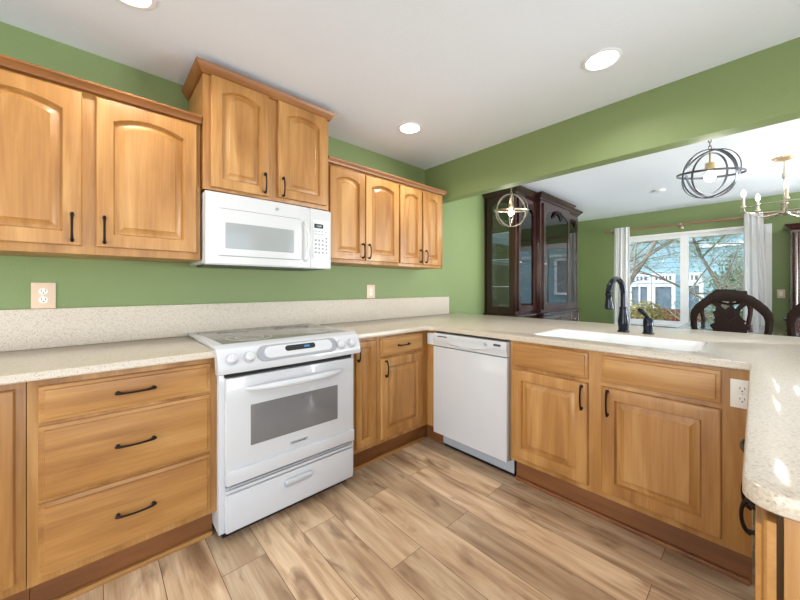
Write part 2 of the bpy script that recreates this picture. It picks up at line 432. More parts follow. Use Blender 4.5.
# ---- peninsula (fronts face -x)
PX = 1.883; RP = -PI/2
t = thing('cabinet_filler', 'plain maple filler strip in the inside corner beside the white dishwasher', 'cabinet filler', (PX, -.6105, 0), RP)
MB().box(0, .088, 0, .019, .15, BT, .001).build('panel', MAPV, t)
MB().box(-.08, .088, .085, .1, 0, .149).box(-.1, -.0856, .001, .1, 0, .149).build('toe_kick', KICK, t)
t = thing('base_cabinet', 'maple sink base cabinet with two doors and two false drawer fronts in the peninsula', 'cabinet', (PX, -1.306, 0), RP)
Wd = 1.02
MB().box(0, Wd, .019, .035, .15, BT).box(0, .018, .035, .60, .15, BT).box(Wd-.018, Wd, .035, .60, .15, BT).box(.018, Wd-.018, .035, .6, .15, .17).build('body', MAPV, t)
MB().box(0, Wd, 0, .0185, .15, BT, .001).build('face_frame', MAPV, t)
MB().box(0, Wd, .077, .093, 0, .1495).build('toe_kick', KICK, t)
slab(t, .020, .440, .733, .866, name='false_drawer_front'); slab(t, .502, .934, .733, .866, name='false_drawer_front')
panel_door(t, .020, .440, .184, .71, handle=(.413, .635), hl=.125)
panel_door(t, .502, .934, .184, .71, handle=(.531, .635), hl=.125)
# ---- right leg of the U (fronts face +y)
RY = -2.363
t = thing('base_cabinet', 'maple base cabinet under the near right counter, its end panel seen edge-on', 'cabinet', (1.86, RY, 0), PI)
W2 = 1.86-.735
MB().box(0, W2-.001, .02, .62, .10, BT).build('body', MAPV, t)
MB().box(0, W2-.04, 0, .0125, .15, BT, .001).build('face_frame', MAPV, t)
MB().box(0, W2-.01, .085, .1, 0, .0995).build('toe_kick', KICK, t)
MB().box(W2, W2+.018, .007, .66, .0, BT, .001).build('end_panel', MAPV, t)
slab(t, .05, W2+.017, .71, .868, name='drawer', handle=True, hl=.11)
panel_door(t, .05, .555, .18, .70, handle=(.535, .64), hl=.085)
panel_door(t, .565, W2+.017, .18, .70, handle=(.64, .625), hl=.085)
# shoe moulding on the floor
struct('trim_1', MB().box(-.8, .42, -.545, -.526, 0, .02, .004), MAPH)
struct('trim_2', MB().box(1.186, 1.93, -.545, -.526, 0, .02, .004), MAPH)
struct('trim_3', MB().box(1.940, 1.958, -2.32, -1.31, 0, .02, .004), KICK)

# ---- uppers
UY = -.33
t = thing('wall_cabinet', 'long maple wall cabinet with two arched doors, left of the microwave', 'cabinet', (-.47, UY, 0))
Wu = .882
MB().box(0, Wu, .019, .328, 1.352, 2.06).build('body', MAPV, t)
MB().box(0, Wu, 0, .0185, 1.352, 2.075, .001).build('face_frame', MAPV, t)
panel_door(t, .033, .428, 1.387, 2.056, arch=.034, handle=(.398, 1.463), hl=.12)
panel_door(t, .473, .863, 1.387, 2.056, arch=.034, handle=(.501, 1.463), hl=.12)
crown([(0, 2.067), (.021, 2.069), (.023, 2.074), (.034, 2.092), (.038, 2.096), (.039, 2.102), (.037, 2.105), (0, 2.106)], 0, Wu+.001, -.001, True, False, .326).build('crown_molding', CROWN, t)
t = thing('wall_cabinet', 'tall raised maple wall cabinet with two arched doors above the white microwave', 'cabinet', (.418, -.36, 0))
Wt = .749
MB().box(0, Wt, .019, .358, 1.728, 2.375).build('body', MAPV, t)
MB().box(0, Wt, 0, .0185, 1.728, 2.375, .001).build('face_frame', MAPV, t)
panel_door(t, .036, .341, 1.742, 2.338, arch=.032, stile=.052, handle=(.315, 1.815), hl=.115)
panel_door(t, .398, .728, 1.752, 2.338, arch=.032, stile=.052, handle=(.424, 1.815), hl=.115)
crown([(.0, 2.335), (.010, 2.337), (.010, 2.344), (.016, 2.348), (.024, 2.362), (.036, 2.376), (.038, 2.386), (0, 2.388)], 0, Wt, 0, True, True, .358).build('crown_molding', CROWN, t)
t = thing('wall_cabinet', 'maple wall cabinet with two arched doors just right of the microwave', 'cabinet', (1.169, UY, 0))
MB().box(0, .668, .019, .328, 1.381, 2.062).build('body', MAPV, t)
MB().box(0, .668, 0, .0185, 1.381, 2.075, .001).build('face_frame', MAPV, t)
panel_door(t, .018, .318, 1.405, 2.047, arch=.028, stile=.052, handle=(.292, 1.475), hl=.11)
panel_door(t, .325, .660, 1.405, 2.047, arch=.028, stile=.052, handle=(.351, 1.475), hl=.11)
t = thing('wall_cabinet', 'last maple wall cabinet with two arched doors, at the end by the soffit', 'cabinet', (1.8375, UY, 0))
MB().box(0, .561, .019, .328, 1.381, 2.062).build('body', MAPV, t)
MB().box(0, .561, 0, .0185, 1.381, 2.075, .001).build('face_frame', MAPV, t)
panel_door(t, .008, .264, 1.405, 2.047, arch=.026, stile=.05, handle=(.24, 1.475), hl=.11)
panel_door(t, .284, .520, 1.405, 2.047, arch=.026, stile=.05, handle=(.309, 1.475), hl=.11)
o = crown([(.0225, 2.064), (.023, 2.070), (.028, 2.080), (.036, 2.090), (.038, 2.094), (.038, 2.100), (.034, 2.103), (0, 2.104)], 1.169, 2.385, UY-.0005, False, True).build('crown_molding', CROWN)
tag(o, 'maple crown molding running along the top of the right-hand wall cabinets', 'molding')

# ------------------------------------------------------------------ countertops, backsplash, sink
TZ = .914
def ccw(p):
    a = sum(p[i][0]*p[(i+1) % len(p)][1]-p[(i+1) % len(p)][0]*p[i][1] for i in range(len(p)))
    return p if a > 0 else p[::-1]
def inset(p, d):
    out = []; n = len(p)
    for i in range(n):
        a, b_, c = Vector(p[i-1]), Vector(p[i]), Vector(p[(i+1) % n])
        u = (b_-a).normalized(); v = (c-b_).normalized()
        n1 = Vector((-u.y, u.x)); n2 = Vector((-v.y, v.x)); m = (n1+n2); m.normalize()
        out.append(tuple(b_+m*(d/max(.3, m.dot(n1)))))
    return out
def arc(cx, cy, r, a0, a1, n=8): return [(cx+r*math.cos(math.radians(a0+(a1-a0)*i/n)), cy+r*math.sin(math.radians(a0+(a1-a0)*i/n))) for i in range(n+1)]
def slab_poly(outer, holes, z0, z1, r=.007):
    bm = bmesh.new()
    outer = ccw(outer); holes = [ccw(h) for h in holes]
    def rings(poly, sgn):
        prof = [(r, z1), (r*.3, z1-r*.3), (0, z1-r), (0, z0+.003), (.003, z0)]
        R = [[bm.verts.new((*q, z)) for q in inset(poly, sgn*i_)] for i_, z in prof]
        for A, B in zip(R[:-1], R[1:]):
            for i in range(len(A)):
                j = (i+1) % len(A); bm.faces.new((A[i], B[i], B[j], A[j]))
        return R[0], R[-1]
    tops, bots = [], []
    for poly, s in [(outer, 1)]+[(h, -1) for h in holes]:
        a, b_ = rings(poly, s); tops.append(a); bots.append(b_)
    for group in (tops, bots):
        es = []
        for L in group:
            for i in range(len(L)): es.append(bm.edges.get((L[i], L[(i+1) % len(L)])))
        bmesh.ops.triangle_fill(bm, edges=es, use_beauty=True, use_dissolve=False)
    m = MB(); m.bm.free(); m.bm = bm
    return m
o = slab_poly([(-1.1, -.003), (.4165, -.003), (.4165, -.65), (-1.1, -.65)], [], BT+.001, TZ).build('countertop', QUARTZ)
tag(o, 'speckled beige countertop over the three-drawer cabinet left of the range', 'countertop')
outer = [(1.182, -.003), (3.05, -.003), (3.05, -3.05), (.735, -3.05), (.712, -2.6)]+arc(.755, -2.370, .042, 180, 90)+[(1.863, -2.321)]+[(1.863, -.72)]+arc(1.793, -.72, .07, 0, 90)[1:]+[(1.182, -.65)]
SX0, SX1, SY0, SY1 = 2.0, 2.43, -2.16, -1.38
def rrect(x0, x1, y0, y1, r): return arc(x1-r, y1-r, r, 0, 90, 5)+arc(x0+r, y1-r, r, 90, 180, 5)+arc(x0+r, y0+r, r, 180, 270, 5)+arc(x1-r, y0+r, r, 270, 360, 5)
o = slab_poly(outer, [rrect(SX0, SX1, SY0, SY1, .05)], BT+.001, TZ).build('countertop', QUARTZ)
tag(o, 'long speckled countertop of corner, sink peninsula and near right leg in one piece', 'countertop')
o = MB().box(-1.1, 2.878, -.024, -.002, TZ+.0005, 1.103, .003).build('backsplash', SPLASH)
tag(o, 'speckled beige backsplash strip along the green wall behind range and counters', 'backsplash')
# sink bowl
sk = thing('kitchen_sink', 'long white undermount sink set in the peninsula countertop', 'sink', (2.215, -1.77, .70))
def sr(i, z): return [(x-2.215, y+1.77, z-.70) for x, y in rrect(SX0+i, SX1-i, SY0+i, SY1-i, .05)]
MB().loft([sr(-.012, .8805), sr(.0015, .8805), sr(.0015, .908), sr(.006, .910), sr(.008, .906), sr(.010, .88), sr(.02, .73), sr(.05, .712), sr(.15, .708)], False, True).loft(
    [sr(-.012, .8805), sr(-.012, .86), sr(.0, .85), sr(.005, .71), sr(.05, .69)], False, True).build('bowl', SINKM, sk)
MB().lathe([(.045, .0), (.045, .012), (.03, .012), (.028, .010)], (0, 0, .006), 'z').build('drain', NICKEL, sk)
# faucet
fx, fy = 2.545, -1.742
f = thing('kitchen_faucet', 'black gooseneck pull-down faucet behind the white sink', 'faucet', (fx, fy, TZ))
MB().lathe([(.034, 0), (.034, .006), (.029, .010), (.029, .03), (.031, .05), (.031, .075), (.026, .11), (.022, .145), (.0235, .155), (.0235, .162), (.018, .165)], (0, 0, 0)).build('body', FAUC, f)
da = math.radians(172); dx, dy = math.cos(da), math.sin(da); R0 = .105
pts = [(0, 0, .16), (0, 0, .2), (0, 0, .245)]
for i in range(1, 15):
    a = PI*i/15*1.02; pts.append((dx*R0*(1-math.cos(a)), dy*R0*(1-math.cos(a)), .245+R0*.95*math.sin(a)))
MB().tube(pts, .0165, 12).build('spout', FAUC, f)
e = pts[-1]; m = MB().lathe([(.0155, 0), (.019, -.006), (.019, -.014), (.0165, -.02), (.018, -.045), (.025, -.085), (.026, -.10), (.021, -.104)], (0, 0, 0))
m.xf(Matrix.Translation(e) @ Matrix.Rotation(math.radians(-8), 4, 'Y')).build('spray_head', FAUC, f)
h = thing('faucet_handle', 'short black lever handle on the counter right of the gooseneck faucet', 'faucet handle', (2.55, -1.873, TZ))
MB().lathe([(.031, 0), (.031, .006), (.026, .010), (.025, .03), (.027, .05), (.026, .085), (.018, .1), (.006, .103)], (0, 0, 0)).build('base', FAUC, h)
MB().tube([(0, 0, .095), (-.008, .012, .118), (-.022, .03, .142), (-.03, .042, .155)], [.009, .011, .014, .009], 10).build('lever', FAUC, h)

# ------------------------------------------------------------------ range
rg = thing('kitchen_range', 'white electric slide-in range with grey glass cooktop and four knobs', 'range', (.42, -.03, 0))
def rb(x0, x1, y0, y1, z0, z1, bev=0): return MB().box(x0-.42, x1-.42, y0+.03, y1+.03, z0, z1, bev)
rb(.4225, 1.1755, -.645, -.03, .05, .905, .003).build('body', WHITE, rg)
rb(.45, 1.15, -.60, -.1, 0.0, .05).build('toe_kick', BLACK, rg)
m = MB()   # white top rim overlapping the counters + curved control panel
x0, x1 = -.014, .776
sec = [(-.005, .916), (-.005, .931), (-.585, .933), (-.600, .930), (-.632, .905), (-.655, .868), (-.664, .835), (-.663, .812), (-.655, .806), (-.620, .806), (-.612, .9165)]
xl, xr = .0008, .7592
# top rim
MB().box(x0, x1, -.603, .005, .9155, .9325, .005).build('cooktop_frame', WHITE, rg)
prof = [(-.590, .931), (-.602, .930), (-.628, .917), (-.650, .880), (-.663, .845), (-.667, .822), (-.664, .808), (-.655, .804), (-.617, .804), (-.59, .912)]
m = MB(); n = 16; rings = []
for i in range(n+1):
    t_ = -1+2*i/n; x = .38+t_*.392; bul = .010*(1-t_*t_)
    rings.append([(x, y-(bul if 1 <= k <= 7 else 0), z) for k, (y, z) in enumerate(prof)])
m.loft(rings).build('control_panel', WHITE, rg)
MB().box(.03, .73, -.575, -.02, .9322, .9342, .001).build('cooktop_glass', COOKT, rg)
for cx, cy, r in ((.20, -.43, .115), (.19, -.17, .08), (.56, -.17, .11), (.585, -.44, .08)):
    q = MB()
    for rr in (r, r*.62): q.tube([(cx+rr*math.cos(a*PI/20), cy+rr*math.sin(a*PI/20), .9343) for a in range(40)], .0022, 4, closed=True)
    q.build('burner_ring', ELEM, rg)
# things on the sloping panel: local frame (u along x, n outward, v up the slope)
pa = Vector((0, -.628, .917)); pb = Vector((0, -.663, .845)); up = (pa-pb).normalized(); nrm = Vector((0, -up.z, up.y))
def slope(u, v=0, bul=True):
    t_ = (u-.38)/.392; o_ = (pa+pb)/2+Vector((u, -.010*(1-t_*t_), 0)); o_ = o_+up*v
    return Matrix.Translation(o_) @ Matrix((( 1, 0, 0, 0), (0, nrm.y, up.y, 0), (0, nrm.z, up.z, 0), (0, 0, 0, 1)))
# local coords of slope(): x = u, y = outward, z = up the slope
for u in (.048, .125, .635, .71):
    sk_ = MB().lathe([(.029, .0), (.029, .003), (.026, .004)], (0, 0, 0), 'y', 24).xf(slope(u, -.012)).build('knob_shadow_ring', GREY, rg)  # grey ring stands in for the dark shadow outline around the knob
    k = MB().lathe([(.0225, .0), (.0225, .004), (.022, .006), (.021, .024), (.017, .028), (.004, .0285)], (0, 0, 0), 'y', 24)
    k.box(-.004, .004, .026, .033, -.018, .018, .002)
    k.xf(slope(u, -.012)).build('knob', WHITE, rg)
def stad(hw, hh, y, n=10):
    return [(hw-hh+hh*math.cos(a), y, hh*math.sin(a)) for a in [-PI/2+PI*i/n for i in range(n+1)]]+[(-hw+hh+hh*math.cos(a), y, hh*math.sin(a)) for a in [PI/2+PI*i/n for i in range(n+1)]]
MB().loft([stad(.225, .040, -.004), stad(.225, .040, .004), stad(.220, .036, .006)]).xf(slope(.385, -.002)).build('panel_surround', plain('silver grey plastic', (150, 153, 160), .35), rg)
MB().loft([stad(.190, .030, .004), stad(.190, .030, .008), stad(.187, .027, .010)]).xf(slope(.385, -.002)).build('keypad', WHITE, rg)
dsp = MB().loft([stad(.085, .0145, .009), stad(.085, .0145, .0115)]).xf(slope(.385, .006)).build('display', BLACK, rg)
MB().box(.02, .05, .0114, .0121, -.005, .005).xf(slope(.385, .006)).build('clock_digits', DISPL, dsp)
for s in (-1, 1):
    q = MB()
    for i in range(6):
        for j in range(2): q.box(s*(.105+i*.011)-.002, s*(.105+i*.011)+.002, .0098, .0104, -.014+j*.012, -.011+j*.012)
    q.xf(slope(.385, .004)).build('key_markings', GREY, rg)
# oven door
rb(.444, 1.152, -.655, -.646, .782, .803).build('vent_gap', BLACK, rg)
dr = rb(.446, 1.150, -.682, -.647, .284, .781, .004).build('oven_door', WHITE, rg)
rb(.553, 1.038, -.6845, -.681, .443, .639, .001).build('window', OVENG, dr)
rb(.446, 1.150, -.692, -.681, .286, .352, .005).build('lower_lip', WHITE, dr)
m = MB(); pts = []; rs = []
for i in range(25):
    t_ = -1+i/12; pts.append((.381+t_*.268, -.652-.052*(1-t_*t_)**.6, .722+.0*t_)); rs.append(.006+.011*(1-t_**4))
m.tube(pts, rs, 10).build('handle', WHITE, dr)
rb(.75, .852, -.6838, -.6815, .381, .397, .0008).build('badge', GREY, dr)
def text(name, s, size, loc, rot, mat, par, ext=.0006):
    cu = bpy.data.curves.new(name, 'FONT'); cu.body = s; cu.size = size; cu.extrude = ext; cu.align_x = 'CENTER'; cu.align_y = 'CENTER'
    tmp = bpy.data.objects.new(name, cu); C.objects.link(tmp)
    dg = bpy.context.evaluated_depsgraph_get(); me = bpy.data.meshes.new_from_object(tmp.evaluated_get(dg))
    bpy.data.objects.remove(tmp); me.materials.clear(); me.materials.append(mat)
    o = bpy.data.objects.new(name, me); C.objects.link(o); o.parent = par; o.location = loc; o.rotation_euler = rot
    return o
text('lettering', 'KITCHENAID', .0135, (.381, -.6545, .389), (PI/2, 0, 0), DKGREY, dr)
rb(.446, 1.150, -.672, -.646, .262, .270, .001).build('trim_strip', GREY, rg)
rb(.446, 1.150, -.672, -.646, .242, .256, .001).build('trim_strip', WHITE, rg)
sd = rb(.446, 1.150, -.678, -.646, .062, .236, .004).build('storage_drawer', WHITE, rg)
MB().loft([stad(.082, .022, .0), stad(.082, .022, -.004), stad(.077, .017, -.005)]).xf(Matrix.Translation((.380, -.648, .187))).build('handle_recess', GREY, sd)
MB().loft([stad(.074, .010, .0), stad(.074, .010, -.011), stad(.070, .007, -.013)]).xf(Matrix.Translation((.380, -.650, .193))).build('handle', WHITE, sd)

# ------------------------------------------------------------------ microwave
mw = thing('microwave_oven', 'white over-the-range microwave under the tall wall cabinet', 'microwave', (.42, 0, 1.325))
def mb_(x0, x1, y0, y1, z0, z1, bev=0): return MB().box(x0-.42, x1-.42, y0, y1, z0-1.325, z1-1.325, bev)
mb_(.422, 1.165, -.372, -.002, 1.335, 1.712, .003).build('body', WHITE, mw)
mb_(.45, 1.14, -.35, -.05, 1.325, 1.3345).build('vent_grille', DKGREY, mw)
def curved(x0, x1, z0, z1, y0, y1, xa=.422, xb=1.165, bul=.012):
    m = MB(); rings = []
    for i in range(13):
        x = x0+(x1-x0)*i/12; t_ = (x-(xa+xb)/2)/((xb-xa)/2); b_ = bul*(1-t_*t_)
        e_ = .004 if i in (0, 12) else 0
        rings.append([(x-.42, y1, z0-1.325), (x-.42, y0-b_+.006+e_, z0-1.325), (x-.42, y0-b_+e_, z0+.008-1.325), (x-.42, y0-b_+e_, z1-.008-1.325), (x-.42, y0-b_+.006+e_, z1-1.325), (x-.42, y1, z1-1.325)])
    return m.loft(rings)
md = curved(.422, 1.009, 1.327, 1.712, -.398, -.3725).build('door', WHITE, mw)
curved(.4545, .9725, 1.3675, 1.6365, -.3995, -.396).build('window_seam', plain('grey seam', (128, 131, 136), .5), md)
curved(.458, .969, 1.371, 1.633, -.4012, -.396).build('window_frame', WHITE, md)
curved(.490, .922, 1.410, 1.562, -.4025, -.398).build('window', MWG, md)
curved(1.0115, 1.165, 1.327, 1.712, -.398, -.3725).build('control_panel', WHITE, mw)
pn = mb_(1.030, 1.142, -.4062, -.3995, 1.40, 1.640, .001).build('keypad', plain('pale grey keypad', (214, 216, 220), .4), mw)
mb_(1.036, 1.100, -.4078, -.4058, 1.588, 1.616, .0006).build('display', BLACK, pn)
text('clock_digits', '12:30', .016, (.648, -.4082, 1.602-1.325), (PI/2, 0, 0), plain('display digits', (200, 215, 220), .5), pn, .0003)
q = MB()
for r_ in range(4):
    for c_ in range(3): q.box(.619+c_*.025, .633+c_*.025, -.407, -.4058, 1.425+r_*.026-1.325, 1.438+r_*.026-1.325)
for r_ in range(5): q.box(.697, .711, -.407, -.4058, 1.425+r_*.024-1.325, 1.437+r_*.024-1.325)
for r_ in range(2):
    for c_ in range(4): q.box(.616+c_*.025, .634+c_*.025, -.407, -.4058, 1.548+r_*.018-1.325, 1.552+r_*.018-1.325)
q.build('keys', plain('grey key print', (140, 143, 148), .5), pn)
pn.location.y = -.0022
m = MB(); pts = [(.548-.012+0, -.405, .050), (.548-.010, -.432, .065)]
pts = [(.552, -.408, .046)]+[(.552+.012*(1-(-1+2*i/12)**2), -.428-.012*(1-(-1+2*i/12)**2), .058+.225*i/12) for i in range(13)]+[(.552, -.408, .296)]
m.tube(pts, [.008]+[.0095]*13+[.008], 10).build('handle', WHITE, md)
MB().lathe([(.0115, 0), (.0115, -.003), (.010, -.0036)], (.373, -.4095, 1.669-1.325), 'y').build('logo_disc', GREY, md)
text('lettering', 'GE', .012, (.373, -.4135, 1.669-1.325), (PI/2, 0, 0), DKGREY, md)

# ------------------------------------------------------------------ dishwasher (front faces -x)
dw = thing('dishwasher', 'white built-in dishwasher in the peninsula beside the corner', 'dishwasher', (PX, -.7035, 0), RP)
def D(x0, x1, y0, y1, z0, z1, bev=0): return MB().box(x0, x1, y0, y1, z0, z1, bev)
D(.004, .596, .003, .58, .13, .868).build('tub', GREY, dw)
D(.004, .598, -.038, .001, .137, .772, .005).build('door', WHITE, dw)
m = MB(); rings = []
for i in range(17):
    x = .004+.594*i/16; t_ = -1+i/8; dip = .016*max(0, 1-(t_/.62)**2)
    rings.append([(x, .001, .776), (x, -.030, .776), (x, -.036, .779), (x, -.036, .795), (x, -.042-dip*.5, .814-dip), (x, -.044, .822-dip*.8), (x, -.043, .850), (x, -.037, .868), (x, .001, .869)])
cp = m.loft(rings).build('control_panel', WHITE, dw)
D(.05, .135, -.0455, -.040, .846, .853, .001).build('vent_slot', DKGREY, cp)
q = MB()
for i in range(13): q.box(.17+i*.022, .182+i*.022, -.0455, -.041, .834, .838).box(.17+i*.022, .18+i*.022, -.0455, -.041, .846, .849)
q.build('buttons', GREY, cp)
MB().lathe([(.012, 0), (.012, -.004), (.010, -.005)], (.455, -.0425, .842), 'y').build('dial', GREY, cp)
MB().loft([stad(.026, .0065, -.0), stad(.026, .0065, -.004)]).xf(Matrix.Translation((.535, -.0415, .845))).build('badge', DKGREY, cp)
D(.012, .59, .067, .08, .025, .1285, .002).build('kick_panel', GREY, dw)
D(.010, .588, .082, .1, 0.0, .0245).build('foot_rail', BLACK, dw)
o = MB().box(1.866, 1.8825, -.692, -.628, .775, .858, .003).build('child_latch', plain('translucent white plastic', (214, 220, 230), .3))
tag(o, 'small white plastic latch plate on the corner filler beside the dishwasher', 'latch')

# ------------------------------------------------------------------ outlets
def outlet(label, loc, rz, plate, W=.082, Hh=.125, gangs=1):
    t = thing('wall_outlet', label, 'outlet', loc, rz)
    pl = MB().box(-W/2, W/2, -.006, -.0003, -Hh/2, Hh/2, .002).build('cover_plate', plate, t)
    for s in (-1, 1):
        r_ = MB().lathe([(.0165, -.005), (.0165, -.0085), (.015, -.009)], (0, 0, s*.0205), 'y', 20).build('receptacle', IVORY, t)
        MB().box(-.0075, -.0055, -.0096, -.0085, s*.0205-.001, s*.0205+.008).box(.0055, .0075, -.0096, -.0085, s*.0205-.001, s*.0205+.008).lathe([(.0026, -.0085), (.0026, -.0096)], (0, 0, s*.0205-.008), 'y', 8).build('slots', BLACK, r_)
    MB().lathe([(.003, -.006), (.003, -.0075)], (0, 0, 0), 'y', 8).build('screw', NICKEL, t)
    return t
outlet('beige duplex outlet on the green wall below the long left wall cabinet', (-.183, 0, 1.166), 0, BEIGE)
outlet('beige duplex outlet on the green wall right of the range, under the wall cabinets', (1.805, 0, 1.168), 0, BEIGE, .09, .118)
outlet('white duplex outlet on the maple panel at the right end of the peninsula', (PX, -2.300, .784), -PI/2, IVORY, .068, .112)
lv = thing('light_switch', 'beige switch plate on the green wall right of the white curtain', 'switch', (6.6, -2.535, 1.12), -PI/2)
MB().box(-.035, .035, -.006, -.0003, -.057, .057, .002).build('cover_plate', BEIGE, lv)
MB().box(-.015, .015, -.009, -.0055, -.03, .03, .001).build('rocker', IVORY, lv)

# ------------------------------------------------------------------ recessed lights
can_labels = {(1.99, -1.776): 'recessed ceiling light nearest the soffit, upper right of centre', (1.766, -.54): 'recessed ceiling light above the right-hand wall cabinets',
              (.10, -.60): 'recessed ceiling light cut by the top edge of the photo', 
              (.1, -1.85): 'recessed ceiling light above the camera', (-1.6, -.9): 'recessed ceiling light over the left rear of the kitchen', (-1.6, -3.0): 'recessed ceiling light behind the camera', (.6, -3.9): 'recessed ceiling light over the right rear of the kitchen'}
for (x, y), lab in can_labels.items():
    t = thing('recessed_light', lab, 'ceiling light', (x, y, H))
    MB().lathe([(.092, -.0005), (.092, -.005), (.078, -.007), (.074, -.004), (.074, -.0005)], (0, 0, 0), 'z', 28, cap=False).build('trim_ring', WHITEM, t)
    MB().lathe([(.073, -.001), (.073, -.0035)], (0, 0, 0), 'z', 28).build('diffuser', CANL, t)
    a = area('can_light', (0, 0, -.012), (0, 0, 0), .13, .13, 5, (1, .96, .9), 'DISK'); a.parent = t
    a.data.spread = math.radians(150)

o = MB().lathe([(.055, -.0005), (.055, -.012), (.045, -.022), (.01, -.025)], (5.19, -1.50, H), 'z', 24).build('smoke_detector', WHITEM)
tag(o, 'small round white detector on the dining room ceiling', 'smoke detector')

# ------------------------------------------------------------------ orb pendants over the peninsula
def ring(R, M, r=.0035, seg=40, flat=None):
    m = MB()
    if flat:   # a band ring
        rings = []
        for i in range(seg):
            a = 2*PI*i/seg; c, s = math.cos(a), math.sin(a)
            rings.append([(c*(R+dr_), s*(R+dr_), dz) for dr_, dz in ((-.002, -flat), (.002, -flat), (.002, flat), (-.002, flat))])
        rings.append(rings[0]); m.loft(rings, False, False)
        bmesh.ops.remove_doubles(m.bm, verts=m.bm.verts, dist=1e-5)
    else: m.tube([(R*math.cos(2*PI*i/seg), R*math.sin(2*PI*i/seg), 0) for i in range(seg)], r, 8, closed=True)
    return m.xf(M)
RX = lambda a: Matrix.Rotation(math.radians(a), 4, 'X')
RYm = lambda a: Matrix.Rotation(math.radians(a), 4, 'Y')
RZ = lambda a: Matrix.Rotation(math.radians(a), 4, 'Z')
def chain(z0, z1, par, mat):
    m = MB(); n = int((z1-z0)/.024); st = (z1-z0)/n
    for i in range(n):
        zc = z0+st*(i+.5); pts = []
        for k in range(12):
            a = 2*PI*k/12; pts.append((.007*math.cos(a), 0, zc+.016*math.sin(a)) if i % 2 else (0, .007*math.cos(a), zc+.016*math.sin(a)))
        m.tube(pts, .0022, 5, closed=True)
    m.build('chain', mat, par)
def pendant(y, label, wide, mat, spin):
    z = 1.948; t = thing('orb_pendant', label, 'pendant light', (2.96, y, z))
    MB().lathe([(.0, H-z-.001), (.06, H-z-.001), (.058, H-z-.014), (.02, H-z-.024), (.0, H-z-.026)], (0, 0, 0), 'z', 20, cap=False).build('canopy', mat, t)
    chain(.158, H-z-.024, t, mat)
    tilt = Matrix.Rotation(math.radians(14), 4, Vector((1, .07, 0))) if wide else Matrix.Identity(4)
    for a in ((-52, -112, -34) if wide else (spin, spin+62, spin+118)): ring(.156 if a != -34 else .13, tilt @ RZ(a) @ RX(90), flat=.006).build('ring', mat, t)
    ring(.160 if not wide else .168, RX(6) @ RYm(-5), flat=.0065).build('ring', mat, t)
    if wide: ring(.158, RZ(spin+30) @ RX(68), flat=.0065).build('ring', mat, t)
    MB().tube([(0, 0, .155), (0, 0, .07)], .005, 8).lathe([(.008, .075), (.024, .07), (.026, .03), (.02, .025)], (0, 0, 0)).build('socket', BRASS, t)
    MB().lathe([(.010, .026), (.014, .012), (.026, -.006), (.030, -.024), (.024, -.042), (.010, -.051), (.001, -.053)], (0, 0, 0), 'z', 16).build('bulb', BULB, t)
    l_ = bpy.data.lights.new('bulb_light', 'POINT'); l_.energy = 5; l_.color = (1, .96, .9); l_.shadow_soft_size = .03
    lo = bpy.data.objects.new('bulb_light', l_); C.objects.link(lo); lo.parent = t; lo.location = (0, 0, -.09)
    return t
pendant(-2.125, 'near orb pendant of grey iron rings hanging right over the peninsula', True, IRON, 20)
pendant(-.72, 'smaller-looking pale ringed orb pendant in front of the china cabinet', False, NICKEL, 35)

# ------------------------------------------------------------------ chandelier
cx, cy = 4.74, -2.50
ch = thing('chandelier', 'pale metal ring chandelier with candle bulbs over the dining table', 'chandelier', (cx, cy, 1.88))
hz = H-1.88
MB().lathe([(.0, hz-.001), (.075, hz-.001), (.072, hz-.015), (.03, hz-.03), (.0, hz-.032)], (0, 0, 0), 'z', 24, cap=False).build('canopy', BRASS, ch)
MB().tube([(0, 0, hz-.03), (0, 0, hz-.14)], .006, 8).lathe([(.006, hz-.14), (.014, hz-.15), (.014, hz-.19), (.006, hz-.2)], (0, 0, 0)).tube([(.022, 0, hz-.2), (.022, 0, .06)], .004, 6).tube([(-.022, 0, hz-.2), (-.022, 0, .06)], .004, 6).build('stem', NICKEL, ch)
MB().lathe([(.005, .0), (.04, .008), (.045, .02), (.02, .03), (.02, .1), (.03, .105), (.03, .112), (.005, .12)], (0, 0, 0)).build('hub', NICKEL, ch)
RC = .285
CANDLE = plain('cream candle sleeve', (214, 200, 178), .5)
ring(RC, Matrix.Translation((0, 0, .085)), .0045, 60).build('ring', NICKEL, ch)
fa = math.radians(47.374); tt = 1.16; nn = math.sqrt(1+tt*tt)
for th in (21, -51, 93, 165, -123):
    th = math.radians(th)
    lat = (-math.cos(th)-tt*math.sin(th))/nn; dep = (tt*math.cos(th)-math.sin(th))/nn
    ux, uy = dep*math.cos(fa)+lat*math.sin(fa), dep*math.sin(fa)-lat*math.cos(fa)
    R = RC-.008
    pts = [(ux*R*t_, uy*R*t_, z_) for t_, z_ in ((.12, .022), (.3, .008), (.5, .0), (.7, .006), (.86, .03), (.96, .06), (1, .1))]
    MB().tube(pts, .005, 8).build('arm', NICKEL, ch)
    c_ = MB().lathe([(.004, .10), (.018, .104), (.020, .114), (.010, .116), (.010, .20), (.004, .201)], (ux*R, uy*R, 0)).build('candle', CANDLE, ch)
    MB().lathe([(.005, .201), (.014, .215), (.019, .232), (.014, .255), (.002, .28)], (ux*R, uy*R, 0), 'z', 12).build('bulb', BULB, c_)
    l_ = bpy.data.lights.new('bulb_light', 'POINT'); l_.energy = 1.2; l_.color = (1, .95, .88); l_.shadow_soft_size = .02
    lo = bpy.data.objects.new('bulb_light', l_); C.objects.link(lo); lo.parent = ch; lo.location = (ux*R, uy*R, .31)

# ------------------------------------------------------------------ china cabinet
cc = thing('china_cabinet', 'tall dark cherry breakfront china cabinet with arched glass doors', 'china cabinet', (3.60, -.002, 0))
Wc = 1.94; xa, xb = .50, 1.42; yw, yc = -.42, -.49; zt = 2.30; zb = .90
